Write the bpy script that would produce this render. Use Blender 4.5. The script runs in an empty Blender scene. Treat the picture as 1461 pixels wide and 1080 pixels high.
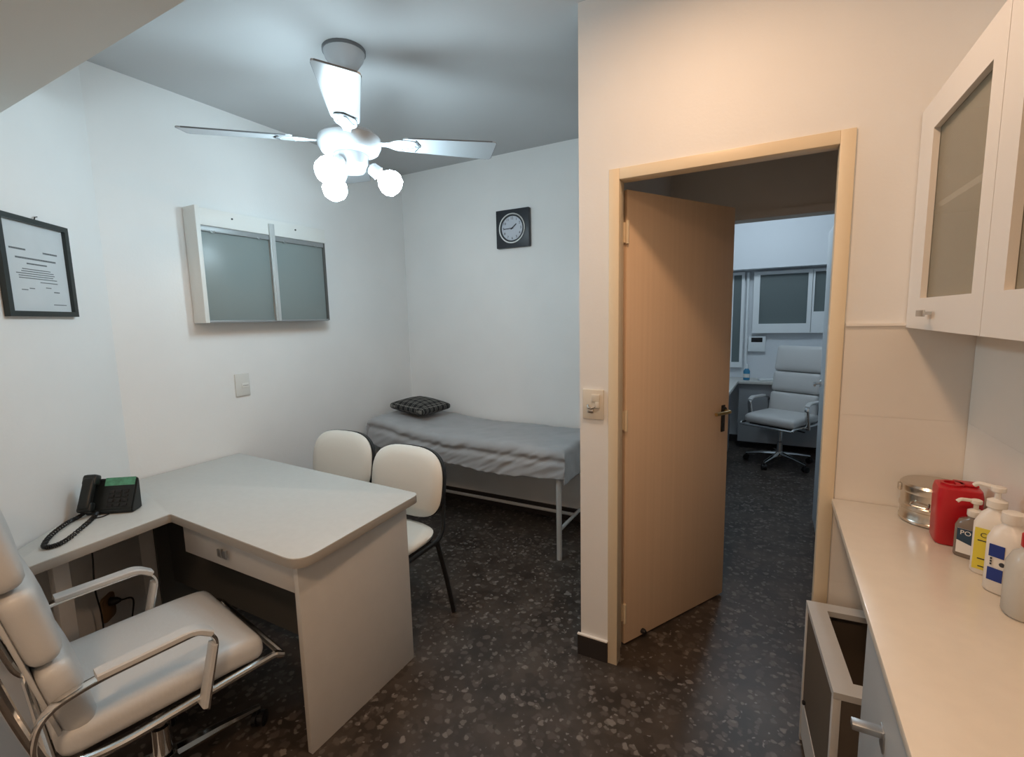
import bpy, bmesh, math, random
from mathutils import Vector, Matrix, noise
random.seed(7)
PI = math.pi
S = bpy.context.scene
COL = S.collection
R = math.radians

# ------------------------------------------------------------------ materials
def mat(name, col, rough=.5, metal=0., spec=.5, var=0., vscale=8., bump=0., bscale=60., trans=0., emis=None, es=0., coat=0., sheen=0., ior=1.45, alpha=1.):
    m = bpy.data.materials.new(name); m.use_nodes = True
    nt = m.node_tree; b = nt.nodes['Principled BSDF']
    c = (*col, 1)
    b.inputs['Base Color'].default_value = c
    b.inputs['Roughness'].default_value = rough
    b.inputs['Metallic'].default_value = metal
    b.inputs['Specular IOR Level'].default_value = spec
    b.inputs['Transmission Weight'].default_value = trans
    b.inputs['IOR'].default_value = ior
    b.inputs['Coat Weight'].default_value = coat
    b.inputs['Sheen Weight'].default_value = sheen
    b.inputs['Alpha'].default_value = alpha
    if emis:
        b.inputs['Emission Color'].default_value = (*emis, 1)
        b.inputs['Emission Strength'].default_value = es
    if var or bump:
        tc = nt.nodes.new('ShaderNodeTexCoord')
    if var:
        n = nt.nodes.new('ShaderNodeTexNoise'); n.inputs['Scale'].default_value = vscale
        n.inputs['Detail'].default_value = 4
        nt.links.new(tc.outputs['Object'], n.inputs['Vector'])
        r = nt.nodes.new('ShaderNodeValToRGB')
        r.color_ramp.elements[0].position = .3; r.color_ramp.elements[1].position = .7
        r.color_ramp.elements[0].color = (*[x * (1 - var) for x in col], 1)
        r.color_ramp.elements[1].color = (*[min(1, x * (1 + var)) for x in col], 1)
        nt.links.new(n.outputs['Fac'], r.inputs['Fac']); nt.links.new(r.outputs['Color'], b.inputs['Base Color'])
    if bump:
        n2 = nt.nodes.new('ShaderNodeTexNoise'); n2.inputs['Scale'].default_value = bscale; n2.inputs['Detail'].default_value = 3
        nt.links.new(tc.outputs['Object'], n2.inputs['Vector'])
        bp = nt.nodes.new('ShaderNodeBump'); bp.inputs['Strength'].default_value = bump; bp.inputs['Distance'].default_value = .01
        nt.links.new(n2.outputs['Fac'], bp.inputs['Height']); nt.links.new(bp.outputs['Normal'], b.inputs['Normal'])
    return m

def terrazzo():
    m = bpy.data.materials.new('granite_floor'); m.use_nodes = True
    nt = m.node_tree; N = nt.nodes; L = nt.links; b = N['Principled BSDF']
    tc = N.new('ShaderNodeTexCoord')
    wn = N.new('ShaderNodeTexNoise'); wn.inputs['Scale'].default_value = 30
    L.new(tc.outputs['Object'], wn.inputs['Vector'])
    wm = N.new('ShaderNodeMixRGB'); wm.blend_type = 'ADD'; wm.inputs['Fac'].default_value = .035
    L.new(tc.outputs['Object'], wm.inputs['Color1']); L.new(wn.outputs['Color'], wm.inputs['Color2'])
    base = N.new('ShaderNodeTexNoise'); base.inputs['Scale'].default_value = 5; base.inputs['Detail'].default_value = 6
    L.new(tc.outputs['Object'], base.inputs['Vector'])
    br = N.new('ShaderNodeValToRGB')
    br.color_ramp.elements[0].position = .35; br.color_ramp.elements[0].color = (.038, .030, .025, 1)
    br.color_ramp.elements[1].position = .68; br.color_ramp.elements[1].color = (.085, .068, .056, 1)
    L.new(base.outputs['Fac'], br.inputs['Fac'])
    prev = br.outputs['Color']
    for sc, lo, hi, cA, cB, th in ((24, .02, .38, (.050, .040, .033), (.115, .095, .082), .30), (38, .02, .34, (.07, .058, .05), (.19, .168, .15), .64), (27, .02, .32, (.13, .112, .10), (.23, .205, .185), .90), (64, .02, .30, (.11, .095, .085), (.25, .23, .215), .90)):
        v = N.new('ShaderNodeTexVoronoi'); v.inputs['Scale'].default_value = sc
        L.new(wm.outputs['Color'], v.inputs['Vector'])
        sp = N.new('ShaderNodeSeparateColor'); L.new(v.outputs['Color'], sp.inputs['Color'])
        g = N.new('ShaderNodeMath'); g.operation = 'GREATER_THAN'; g.inputs[1].default_value = th
        L.new(sp.outputs[0], g.inputs[0])
        e = N.new('ShaderNodeMapRange'); e.inputs['From Min'].default_value = hi + .12; e.inputs['From Max'].default_value = hi
        L.new(v.outputs['Distance'], e.inputs['Value'])
        mu = N.new('ShaderNodeMath'); mu.operation = 'MULTIPLY'; L.new(g.outputs[0], mu.inputs[0]); L.new(e.outputs[0], mu.inputs[1])
        cr = N.new('ShaderNodeMixRGB'); cr.inputs['Color1'].default_value = (*cA, 1); cr.inputs['Color2'].default_value = (*cB, 1)
        L.new(sp.outputs[1], cr.inputs['Fac'])
        mx = N.new('ShaderNodeMixRGB'); L.new(mu.outputs[0], mx.inputs['Fac']); L.new(prev, mx.inputs['Color1']); L.new(cr.outputs['Color'], mx.inputs['Color2'])
        prev = mx.outputs['Color']
    L.new(prev, b.inputs['Base Color'])
    b.inputs['Roughness'].default_value = .38; b.inputs['Specular IOR Level'].default_value = .35
    return m

def plaid():
    m = bpy.data.materials.new('plaid_fabric'); m.use_nodes = True
    nt = m.node_tree; N = nt.nodes; L = nt.links; b = N['Principled BSDF']
    tc = N.new('ShaderNodeTexCoord'); sx = N.new('ShaderNodeSeparateXYZ'); L.new(tc.outputs['Object'], sx.inputs[0])
    def stripe(out, freq, width, ph=0.):
        a = N.new('ShaderNodeMath'); a.operation = 'MULTIPLY_ADD'; a.inputs[1].default_value = freq; a.inputs[2].default_value = ph; L.new(out, a.inputs[0])
        f = N.new('ShaderNodeMath'); f.operation = 'FRACT'; L.new(a.outputs[0], f.inputs[0])
        l = N.new('ShaderNodeMath'); l.operation = 'LESS_THAN'; l.inputs[1].default_value = width; L.new(f.outputs[0], l.inputs[0])
        return l.outputs[0]
    s = []
    for o in (sx.outputs[0], sx.outputs[1]):
        x1 = stripe(o, 20, .12); x2 = stripe(o, 20, .12, .3)
        ad = N.new('ShaderNodeMath'); ad.operation = 'ADD'; L.new(x1, ad.inputs[0]); L.new(x2, ad.inputs[1]); s.append(ad.outputs[0])
    t = N.new('ShaderNodeMath'); t.operation = 'ADD'; L.new(s[0], t.inputs[0]); L.new(s[1], t.inputs[1])
    h = N.new('ShaderNodeMath'); h.operation = 'MULTIPLY'; h.inputs[1].default_value = .5; L.new(t.outputs[0], h.inputs[0])
    r = N.new('ShaderNodeValToRGB'); r.color_ramp.elements[0].color = (.012, .012, .012, 1); r.color_ramp.elements[1].color = (.24, .23, .21, 1)
    L.new(h.outputs[0], r.inputs['Fac']); L.new(r.outputs['Color'], b.inputs['Base Color']); b.inputs['Roughness'].default_value = .95
    return m

def door_paint():
    m = mat('door_veneer', (.60, .44, .30), .45)
    nt = m.node_tree; N = nt.nodes; L = nt.links; b = N['Principled BSDF']
    tc = N.new('ShaderNodeTexCoord'); mp = N.new('ShaderNodeMapping'); mp.inputs['Scale'].default_value = (60, 60, .8)
    L.new(tc.outputs['Object'], mp.inputs['Vector'])
    n = N.new('ShaderNodeTexNoise'); n.inputs['Scale'].default_value = 1.; n.inputs['Detail'].default_value = 3; L.new(mp.outputs[0], n.inputs['Vector'])
    r = N.new('ShaderNodeValToRGB'); r.color_ramp.elements[0].position = .3; r.color_ramp.elements[1].position = .7
    r.color_ramp.elements[0].color = (.78, .565, .38, 1); r.color_ramp.elements[1].color = (.82, .60, .41, 1)
    L.new(n.outputs['Fac'], r.inputs['Fac']); L.new(r.outputs['Color'], b.inputs['Base Color'])
    return m

M = {}
M['wall'] = mat('white_wall_paint', (.84, .835, .82), .6, var=.02, vscale=3, bump=.05, bscale=90)
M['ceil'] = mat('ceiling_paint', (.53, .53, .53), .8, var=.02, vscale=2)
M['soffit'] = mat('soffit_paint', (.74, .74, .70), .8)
M['floor'] = terrazzo()
M['tile'] = mat('ceramic_tile', (.80, .75, .68), .28, var=.02, vscale=5)
M['grout'] = mat('tile_trim', (.86, .82, .76), .5)
M['base'] = mat('dark_baseboard', (.035, .03, .028), .45)
M['frame'] = mat('cream_frame_paint', (.80, .67, .48), .4)
M['door'] = door_paint()
M['corr'] = mat('corridor_paint', (.84, .79, .72), .8)
M['farwall'] = mat('pale_wall_paint', (.72, .76, .80), .7)
M['lam'] = mat('white_laminate', (.57, .555, .53), .4, var=.015, vscale=20)
M['lamtop'] = mat('desk_laminate', (.60, .595, .565), .42, var=.02, vscale=40)
M['shade'] = mat('grey_shade_board', (.10, .098, .092), .6)  # dark grey; on the under-desk panels the shade is in the colour
M['edge'] = mat('edge_banding', (.36, .335, .30), .5)
M['vinyl'] = mat('white_vinyl', (.80, .77, .70), .42, bump=.04, bscale=120)
M['leather'] = mat('white_leather', (.58, .585, .58), .34, bump=.06, bscale=90)
M['black'] = mat('black_plastic', (.012, .012, .013), .4)
M['blackm'] = mat('black_metal', (.012, .012, .012), .35, spec=.6)
M['chrome'] = mat('chrome', (.75, .74, .72), .12, metal=1)
M['steel'] = mat('brushed_steel', (.62, .58, .52), .22, metal=1)
M['alu'] = mat('aluminium', (.55, .56, .56), .38, metal=1)
M['rail'] = mat('grey_metal_rail', (.30, .31, .31), .4, metal=.3)
M['railw'] = mat('pale_metal_strip', (.55, .56, .55), .4, metal=.2)
M['bedmetal'] = mat('pale_grey_paint', (.50, .51, .50), .4)
M['sheet'] = mat('grey_sheet', (.38, .385, .395), .75, var=.06, vscale=9, sheen=.2)
M['mattress'] = mat('mattress_cover', (.25, .25, .25), .8)
M['plaid'] = plaid()
M['fan'] = mat('white_fan_enamel', (.46, .48, .50), .25)
M['fandark'] = mat('fan_edge_grey', (.15, .16, .17), .5)
M['bulb'] = mat('lit_bulb', (1, 1, 1), .3, emis=(.67, .885, 1.0), es=62)
M['frost'] = mat('frosted_acrylic', (.235, .27, .262), .35)
M['casing'] = mat('white_casing', (.78, .77, .73), .45)
M['screw'] = mat('dark_screw', (.05, .05, .05), .5)
M['paper'] = mat('certificate_paper', (.62, .66, .68), .8, var=.03, vscale=10)
M['ink'] = mat('grey_ink', (.16, .18, .19), .8)
M['certframe'] = mat('dark_green_frame', (.022, .030, .030), .35)
M['clockbody'] = mat('clock_body', (.030, .033, .040), .4)
M['dial'] = mat('clock_dial', (.55, .58, .64), .5)
M['switch'] = mat('switch_plastic', (.70, .69, .65), .4)
M['switchcream'] = mat('cream_switch_plastic', (.72, .66, .56), .4)
M['phone'] = mat('phone_black', (.010, .013, .013), .38)
M['green'] = mat('green_card', (.10, .33, .21), .5, var=.25, vscale=60)
M['cab'] = mat('cabinet_lacquer', (.84, .79, .73), .4)
M['cabgrey'] = mat('base_cabinet_lacquer', (.42, .44, .45), .42)
M['top'] = mat('worktop_laminate', (.78, .70, .59), .3, var=.02, vscale=30, coat=.2)
M['glass'] = mat('cabinet_glass', (.46, .42, .31), .08, trans=.0, alpha=.45)
M['inside'] = mat('cabinet_inside', (.42, .38, .30), .7)
M['brownin'] = mat('shaded_brown_board', (.12, .095, .072), .6)  # brown, kept dark so the colour carries the shade inside the stand
M['red'] = mat('red_plastic', (.50, .012, .020), .35)
M['bottlew'] = mat('white_bottle_plastic', (.80, .75, .68), .35)
M['bottlec'] = mat('cloudy_bottle_plastic', (.62, .60, .55), .25, alpha=.85)
M['bottleg'] = mat('grey_bottle_plastic', (.20, .16, .13), .2)
M['yellow'] = mat('yellow_label', (.72, .60, .06), .5)
M['blue'] = mat('blue_label', (.012, .035, .22), .5)
M['navy'] = mat('navy_label', (.02, .05, .09), .5)
M['labelw'] = mat('white_label', (.78, .76, .72), .5)
M['inkd'] = mat('dark_ink', (.03, .03, .035), .6)
M['teal'] = mat('blue_bottle', (.04, .22, .38), .3)
M['screen'] = mat('dark_grey_screen', (.13, .165, .17), .4)
M['winwhite'] = mat('window_white', (.78, .82, .84), .4)
M['greydesk'] = mat('grey_desk_panel', (.33, .35, .37), .6)
M['wood'] = mat('brown_outlet', (.20, .12, .06), .5)
M['brass'] = mat('brass', (.55, .40, .18), .3, metal=1)

# ------------------------------------------------------------------ mesh builder
class MB:
    def __init__(s): s.bm = bmesh.new()
    def _add(s, tmp, mx=None):
        me = bpy.data.meshes.new('t'); tmp.to_mesh(me); tmp.free()
        if mx is not None: me.transform(mx)
        s.bm.from_mesh(me); bpy.data.meshes.remove(me)
    def box(s, x0, x1, y0, y1, z0, z1, bev=0., seg=2, mx=None):
        t = bmesh.new(); bmesh.ops.create_cube(t, size=1)
        for v in t.verts:
            v.co = Vector(((x0 + x1) / 2 + v.co.x * (x1 - x0), (y0 + y1) / 2 + v.co.y * (y1 - y0), (z0 + z1) / 2 + v.co.z * (z1 - z0)))
        if bev: bmesh.ops.bevel(t, geom=list(t.edges), offset=bev, segments=seg, affect='EDGES', profile=.5)
        s._add(t, mx); return s
    def poly(s, pts, z0, z1, bev=0., mx=None):
        t = bmesh.new(); n = len(pts)
        a = [t.verts.new((p[0], p[1], z0)) for p in pts]; b = [t.verts.new((p[0], p[1], z1)) for p in pts]
        t.faces.new(a[::-1]); t.faces.new(b)
        for i in range(n): t.faces.new((a[i], a[(i + 1) % n], b[(i + 1) % n], b[i]))
        bmesh.ops.recalc_face_normals(t, faces=t.faces)
        if bev:
            ed = [e for e in t.edges if abs(e.verts[0].co.z - e.verts[1].co.z) < 1e-6]
            bmesh.ops.bevel(t, geom=ed, offset=bev, segments=2, affect='EDGES', profile=.5)
        s._add(t, mx); return s
    def ring(s, outer, inner, z0, z1, mx=None):
        t = bmesh.new(); n = len(outer)
        V = [[t.verts.new((p[0], p[1], z)) for p in loop] for loop in (outer, inner) for z in (z0, z1)]
        o0, o1, i0, i1 = V
        for i in range(n):
            j = (i + 1) % n
            t.faces.new((o0[i], o0[j], o1[j], o1[i])); t.faces.new((i0[j], i0[i], i1[i], i1[j]))
            t.faces.new((o1[i], o1[j], i1[j], i1[i])); t.faces.new((o0[j], o0[i], i0[i], i0[j]))
        bmesh.ops.recalc_face_normals(t, faces=t.faces)
        s._add(t, mx); return s
    def tube(s, pts, r, n=10, closed=False, ry=None, up=None, mx=None):
        """sweep of an ellipse (r, ry) along pts; r may be a list"""
        t = bmesh.new(); P = [Vector(p) for p in pts]; m = len(P); rings = []
        up0 = Vector(up) if up else None
        nrm = None
        for i, p in enumerate(P):
            if closed: d = P[(i + 1) % m] - P[i - 1]
            elif i == 0: d = P[1] - P[0]
            elif i == m - 1: d = P[-1] - P[-2]
            else: d = (P[i + 1] - p).normalized() + (p - P[i - 1]).normalized()
            d.normalize()
            if up0 is not None: a = up0 - d * up0.dot(d)
            elif nrm is None: a = d.orthogonal()
            else: a = nrm - d * nrm.dot(d)
            a.normalize(); nrm = a; b = d.cross(a)
            rr = r[i] if isinstance(r, (list, tuple)) else r
            r2 = rr if ry is None else (ry[i] if isinstance(ry, (list, tuple)) else ry)
            rings.append([t.verts.new(p + a * (rr * math.cos(2 * PI * k / n)) + b * (r2 * math.sin(2 * PI * k / n))) for k in range(n)])
        for i in range(m if closed else m - 1):
            A = rings[i]; B = rings[(i + 1) % m]
            for k in range(n): t.faces.new((A[k], A[(k + 1) % n], B[(k + 1) % n], B[k]))
        if not closed: t.faces.new(rings[0][::-1]); t.faces.new(rings[-1])
        bmesh.ops.recalc_face_normals(t, faces=t.faces)
        s._add(t, mx); return s
    def band(s, pts, w, h, up=(1, 0, 0), mx=None):
        """flat rectangular bar swept along pts: w across 'up', h across the other"""
        t = bmesh.new(); P = [Vector(p) for p in pts]; m = len(P); rings = []; u = Vector(up)
        for i, p in enumerate(P):
            d = (P[min(i + 1, m - 1)] - P[max(i - 1, 0)]).normalized()
            a = (u - d * u.dot(d)).normalized(); b = d.cross(a)
            rings.append([t.verts.new(p + a * (sx * w / 2) + b * (sy * h / 2)) for sx, sy in ((-1, -.6), (-.8, -1), (.8, -1), (1, -.6), (1, .6), (.8, 1), (-.8, 1), (-1, .6))])
        for i in range(m - 1):
            for k in range(8): t.faces.new((rings[i][k], rings[i][(k + 1) % 8], rings[i + 1][(k + 1) % 8], rings[i + 1][k]))
        t.faces.new(rings[0][::-1]); t.faces.new(rings[-1])
        bmesh.ops.recalc_face_normals(t, faces=t.faces)
        s._add(t, mx); return s
    def lathe(s, prof, n=28, cx=0, cy=0, mx=None, cap=True):
        t = bmesh.new(); rings = []
        for (r, z) in prof: rings.append([t.verts.new((cx + r * math.cos(2 * PI * k / n), cy + r * math.sin(2 * PI * k / n), z)) for k in range(n)])
        for A, B in zip(rings, rings[1:]):
            for k in range(n): t.faces.new((A[k], A[(k + 1) % n], B[(k + 1) % n], B[k]))
        if cap: t.faces.new(rings[0][::-1]); t.faces.new(rings[-1])
        bmesh.ops.recalc_face_normals(t, faces=t.faces)
        s._add(t, mx); return s
    def loft(s, secs, n=32, mx=None):
        """secs: (z, rx, ry, exponent, cx, cy) superellipse sections"""
        t = bmesh.new(); rings = []
        for z, rx, ry, e, cx, cy in secs:
            rings.append([t.verts.new((*sup(rx, ry, e, 2 * PI * k / n, cx, cy), z)) for k in range(n)])
        for A, B in zip(rings, rings[1:]):
            for k in range(n): t.faces.new((A[k], A[(k + 1) % n], B[(k + 1) % n], B[k]))
        t.faces.new(rings[0][::-1]); t.faces.new(rings[-1])
        bmesh.ops.recalc_face_normals(t, faces=t.faces)
        s._add(t, mx); return s
    def patch(s, rx, ry, e, a0, a1, z0, z1, off=.0008, n=14, cx=0, cy=0):
        t = bmesh.new(); A = []; B = []
        for k in range(n + 1):
            x, y = sup(rx + off, ry + off, e, a0 + (a1 - a0) * k / n, cx, cy)
            A.append(t.verts.new((x, y, z0))); B.append(t.verts.new((x, y, z1)))
        for k in range(n): t.faces.new((A[k], A[k + 1], B[k + 1], B[k]))
        s._add(t); return s
    def rbox(s, c, h, r, n=10, bulge=(0, 0, 0), mx=None):
        """soft cushion block: centre c, half sizes h, edge radius r, bulge per axis"""
        t = bmesh.new(); bmesh.ops.create_grid(t, x_segments=n, y_segments=n, size=1)
        base = [v.co.copy() for v in t.verts]; faces = [[v.index for v in f.verts] for f in t.faces]; t.free()
        t = bmesh.new(); H = Vector(h)
        w = lambda a: math.copysign(abs(math.sin(a * PI / 2)), a)
        for ax in range(3):
            for sg in (-1, 1):
                vs = []
                for b in base:
                    u = [0, 0, 0]; u[ax] = sg; u[(ax + 1) % 3] = w(b.x); u[(ax + 2) % 3] = w(b.y) * sg
                    p = Vector([u[i] * H[i] for i in range(3)])
                    q = Vector([max(-(H[i] - r), min(H[i] - r, p[i])) for i in range(3)])
                    d = p - q
                    if d.length > 1e-9: p = q + d.normalized() * r
                    k = p.copy()
                    for i in range(3):
                        if bulge[i]:
                            j, l = (i + 1) % 3, (i + 2) % 3
                            k[i] = p[i] * (1 + bulge[i] * (1 - (p[j] / H[j]) ** 2) * (1 - (p[l] / H[l]) ** 2))
                    vs.append(t.verts.new(k + Vector(c)))
                for f in faces: t.faces.new([vs[i] for i in f])
        bmesh.ops.remove_doubles(t, verts=t.verts, dist=1e-5)
        bmesh.ops.recalc_face_normals(t, faces=t.faces)
        s._add(t, mx); return s
    def grid(s, fn, nu, nv):
        t = bmesh.new(); V = [[t.verts.new(fn(i / nu, j / nv)) for j in range(nv + 1)] for i in range(nu + 1)]
        for i in range(nu):
            for j in range(nv): t.faces.new((V[i][j], V[i + 1][j], V[i + 1][j + 1], V[i][j + 1]))
        s._add(t); return s
    def build(s, name, m, parent=None, smooth=35, loc=None, rot=None):
        me = bpy.data.meshes.new(name)
        if smooth:
            for f in s.bm.faces: f.smooth = True
        s.bm.to_mesh(me); s.bm.free()
        if smooth: me.set_sharp_from_angle(angle=R(smooth))
        me.materials.append(m)
        o = bpy.data.objects.new(name, me); COL.objects.link(o)
        if parent: o.parent = parent
        if loc: o.location = loc
        if rot: o.rotation_euler = rot
        return o

def sup(rx, ry, e, a, cx=0, cy=0):
    c, q = math.cos(a), math.sin(a)
    return (cx + rx * math.copysign(abs(c) ** (2 / e), c), cy + ry * math.copysign(abs(q) ** (2 / e), q))

def rrect(x0, x1, y0, y1, r, n=6):
    o = []
    for cx, cy, a in ((x1 - r, y1 - r, 0), (x0 + r, y1 - r, 90), (x0 + r, y0 + r, 180), (x1 - r, y0 + r, 270)):
        for k in range(n + 1): o.append((cx + r * math.cos(R(a + 90 * k / n)), cy + r * math.sin(R(a + 90 * k / n))))
    return o

def rpoly(pts, n=6):
    """polygon with per-corner radius: (x, y, r)"""
    o = []; m = len(pts)
    for i, (x, y, r) in enumerate(pts):
        p = Vector((x, y))
        if r <= 0: o.append((x, y)); continue
        a = (Vector(pts[i - 1][:2]) - p).normalized(); b = (Vector(pts[(i + 1) % m][:2]) - p).normalized()
        q0, q1 = p + a * r, p + b * r
        for k in range(n + 1):
            t = k / n; v = q0 * (1 - t) ** 2 + p * 2 * t * (1 - t) + q1 * t * t; o.append((v.x, v.y))
    return o

def arc(pts, r, n=6):
    """3-D polyline with rounded corners"""
    P = [Vector(p) for p in pts]; o = [P[0]]
    for i in range(1, len(P) - 1):
        a = (P[i - 1] - P[i]); b = (P[i + 1] - P[i]); k = min(r, a.length * .49, b.length * .49)
        q0 = P[i] + a.normalized() * k; q1 = P[i] + b.normalized() * k
        for j in range(n + 1):
            t = j / n; o.append(q0 * (1 - t) ** 2 + P[i] * 2 * t * (1 - t) + q1 * t * t)
    o.append(P[-1]); return o

def spline(pts, n=8):
    P = [Vector(p) for p in pts]; P = [P[0] * 2 - P[1]] + P + [P[-1] * 2 - P[-2]]; o = []
    for i in range(1, len(P) - 2):
        for k in range(n):
            t = k / n; a, b, c, d = P[i - 1:i + 3]
            o.append(.5 * ((2 * b) + (c - a) * t + (2 * a - 5 * b + 4 * c - d) * t * t + (3 * b - a - 3 * c + d) * t ** 3))
    o.append(P[-2]); return o

def thing(name, label, cat, loc=(0, 0, 0), rz=0., group=None):
    o = bpy.data.objects.new(name, None); COL.objects.link(o); o.empty_display_size = .1
    o.location = loc; o.rotation_euler = (0, 0, rz); o['label'] = label; o['category'] = cat
    if group: o['group'] = group
    return o
def tag(o, label, cat, group=None):
    o['label'] = label; o['category'] = cat
    if group: o['group'] = group
    return o
def struct(o, label=None):
    o['kind'] = 'structure'
    if label: o['label'] = label
    return o
def copy_tree(o, parent=None):
    c = o.copy(); COL.objects.link(c)
    if parent: c.parent = parent
    for ch in list(o.children): copy_tree(ch, c)
    return c
def text(body, size, name, m, parent, mx, ext=.0004):
    cu = bpy.data.curves.new('t', 'FONT'); cu.body = body; cu.size = size; cu.align_x = 'CENTER'; cu.align_y = 'CENTER'; cu.extrude = ext; cu.resolution_u = 3
    t = bpy.data.objects.new('t', cu); COL.objects.link(t)
    me = bpy.data.meshes.new_from_object(t.evaluated_get(bpy.context.evaluated_depsgraph_get()))
    bpy.data.objects.remove(t); bpy.data.curves.remove(cu)
    me.transform(mx); me.materials.clear(); me.materials.append(m); me.name = name
    o = bpy.data.objects.new(name, me); COL.objects.link(o)
    if parent: o.parent = parent
    return o
FRONT = Matrix.Rotation(PI / 2, 4, 'X')     # text plane -> local XZ, facing -Y

# ------------------------------------------------------------------ dimensions (metres, camera stands at x=0 y=0)
H = 1.47
XL, YB, YD, XC, XR, ZC = -2.68, 3.116, 1.8328, -.687, .5124, 2.626
YD2 = 1.95
cz = (.658, -.753)                      # the angled wall runs this way from the corner (XL, 1.067)
A0 = Vector((XL, 1.067)); A1 = A0 + Vector(cz) * .92
HCX = A1.x

# ------------------------------------------------------------------ camera
f, yaw, pit, rol = 682.0885, R(-28.6833), R(7.214), R(-1.3195)
F = Vector((math.sin(yaw) * math.cos(pit), math.cos(yaw) * math.cos(pit), -math.sin(pit)))
Rt = Vector((math.cos(yaw), -math.sin(yaw), 0)); U = Rt.cross(F)
R2 = math.cos(rol) * Rt + math.sin(rol) * U; U2 = -math.sin(rol) * Rt + math.cos(rol) * U
cam = bpy.data.cameras.new('camera'); cam.sensor_width = 36; cam.sensor_fit = 'HORIZONTAL'; cam.lens = f / 1461 * 36; cam.clip_start = .02
co = bpy.data.objects.new('camera', cam); COL.objects.link(co)
co.matrix_world = Matrix(((R2.x, U2.x, -F.x, 0), (R2.y, U2.y, -F.y, 0), (R2.z, U2.z, -F.z, H), (0, 0, 0, 1)))
S.camera = co

# ------------------------------------------------------------------ room shell
YR = -1.35
struct(MB().box(-3.0, 1.4, YR - .1, 6.3, -.1, 0).build('floor', M['floor'], smooth=0), 'dark polished granite chip floor')
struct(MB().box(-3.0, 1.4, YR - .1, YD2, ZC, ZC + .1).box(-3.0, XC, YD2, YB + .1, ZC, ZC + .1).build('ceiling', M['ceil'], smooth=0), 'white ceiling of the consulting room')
struct(MB().box(XC, 1.4, YD2, 3.2, 2.45, 2.6).build('ceiling_corridor', M['corr'], smooth=0))
struct(MB().box(-1.5, 1.4, 3.2, 6.3, 2.62, 2.7).build('ceiling_far', M['ceil'], smooth=0))
struct(MB().box(XL - .1, XL, A0.y, YB + .1, 0, ZC).build('wall_left', M['wall'], smooth=0))
nx = (-.753, -.658)
struct(MB().poly([(A0.x, A0.y), (A1.x, A1.y), (A1.x + nx[0] * .1, A1.y + nx[1] * .1), (A0.x + nx[0] * .1, A0.y + nx[1] * .1)], 0, ZC).build('wall_left_angled', M['wall'], smooth=0))
struct(MB().box(HCX - .1, HCX, YR, A1.y, 0, ZC).build('wall_left_near', M['wall'], smooth=0))
struct(MB().box(HCX, XR, YR - .1, YR, 0, ZC).build('wall_rear', M['wall'], smooth=0))
struct(MB().box(XL, XC + .11, YB, YB + .1, 0, ZC).build('wall_back', M['wall'], smooth=0))
struct(MB().box(XC, XC + .11, YD2, YB, 0, ZC).build('wall_partition', M['wall'], smooth=0))
ox0, ox1, oz = -.5654, .196, 2.012
struct(MB().box(XC, ox0, YD, YD2, 0, ZC).box(ox1, XR, YD, YD2, 0, ZC).box(ox0, ox1, YD, YD2, oz, ZC).build('wall_door', M['wall'], smooth=0))
struct(MB().box(XR, XR + .1, YR, YD2, 0, ZC).build('wall_right', M['wall'], smooth=0))
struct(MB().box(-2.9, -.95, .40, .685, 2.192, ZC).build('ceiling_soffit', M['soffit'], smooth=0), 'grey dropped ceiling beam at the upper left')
# corridor and far room
struct(MB().box(.47, .57, YD2, 3.1, 0, 2.45).build('wall_corridor_right', M['corr'], smooth=0))
struct(MB().box(XC + .11, -.47, 3.1, 3.2, 0, 2.6).box(.36, .57, 3.1, 3.2, 0, 2.6).box(-.47, .36, 3.1, 3.2, 2.03, 2.6).build('wall_corridor_end', M['corr'], smooth=0))
struct(MB().box(-1.5, XC + .11, 3.22, 3.3, 0, 2.62).box(.57, 1.2, 3.1, 3.2, 0, 2.62).build('wall_far_near', M['farwall'], smooth=0))
struct(MB().box(-1.5, -1.4, 3.3, 6.0, 0, 2.62).build('wall_far_left', M['farwall'], smooth=0))
struct(MB().box(1.1, 1.2, 3.2, 6.0, 0, 2.62).build('wall_far_right', M['farwall'], smooth=0))
struct(MB().box(-1.5, 1.2, 5.95, 6.05, 0, 2.62).box(-1.4, 1.1, 5.72, 5.95, 1.925, 2.62).build('wall_far_end', M['farwall'], smooth=0))
# tiles
t = MB()
for z0, z1 in ((.02, .2845), (.286, .5695), (.571, .8545), (.856, 1.138), (1.1395, 1.420)): t.box(ox1 + .003, XR - .002, YD - .005, YD - .0005, z0, z1)
struct(t.build('wall_tiles_door', M['tile'], smooth=0), 'beige wall tiles between the door frame and the right wall')
struct(MB().box(ox1 + .003, XR - .002, YD - .011, YD - .0005, 1.4202, 1.428).build('trim_tiles', M['grout'], smooth=0))
t = MB()
for z0, z1 in ((.0, .5695), (.571, .8545), (.856, 1.138), (1.1395, 1.413)):
    for k in range(4): t.box(XR - .005, XR - .0005, YD - .007 - (k + 1) * .42, YD - .007 - k * .42 - .0012, z0, z1)
struct(t.build('wall_tiles_right', M['tile'], smooth=0), 'pale wall tiles above the worktop')
struct(MB().box(XR - .0042, XR - .0004, YD - 1.70, YD - .006, .01, 1.412).box(ox1 + .004, XR - .006, YD - .0042, YD - .0004, .01, 1.419).build('trim_grout', M['tile'], smooth=0))
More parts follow.
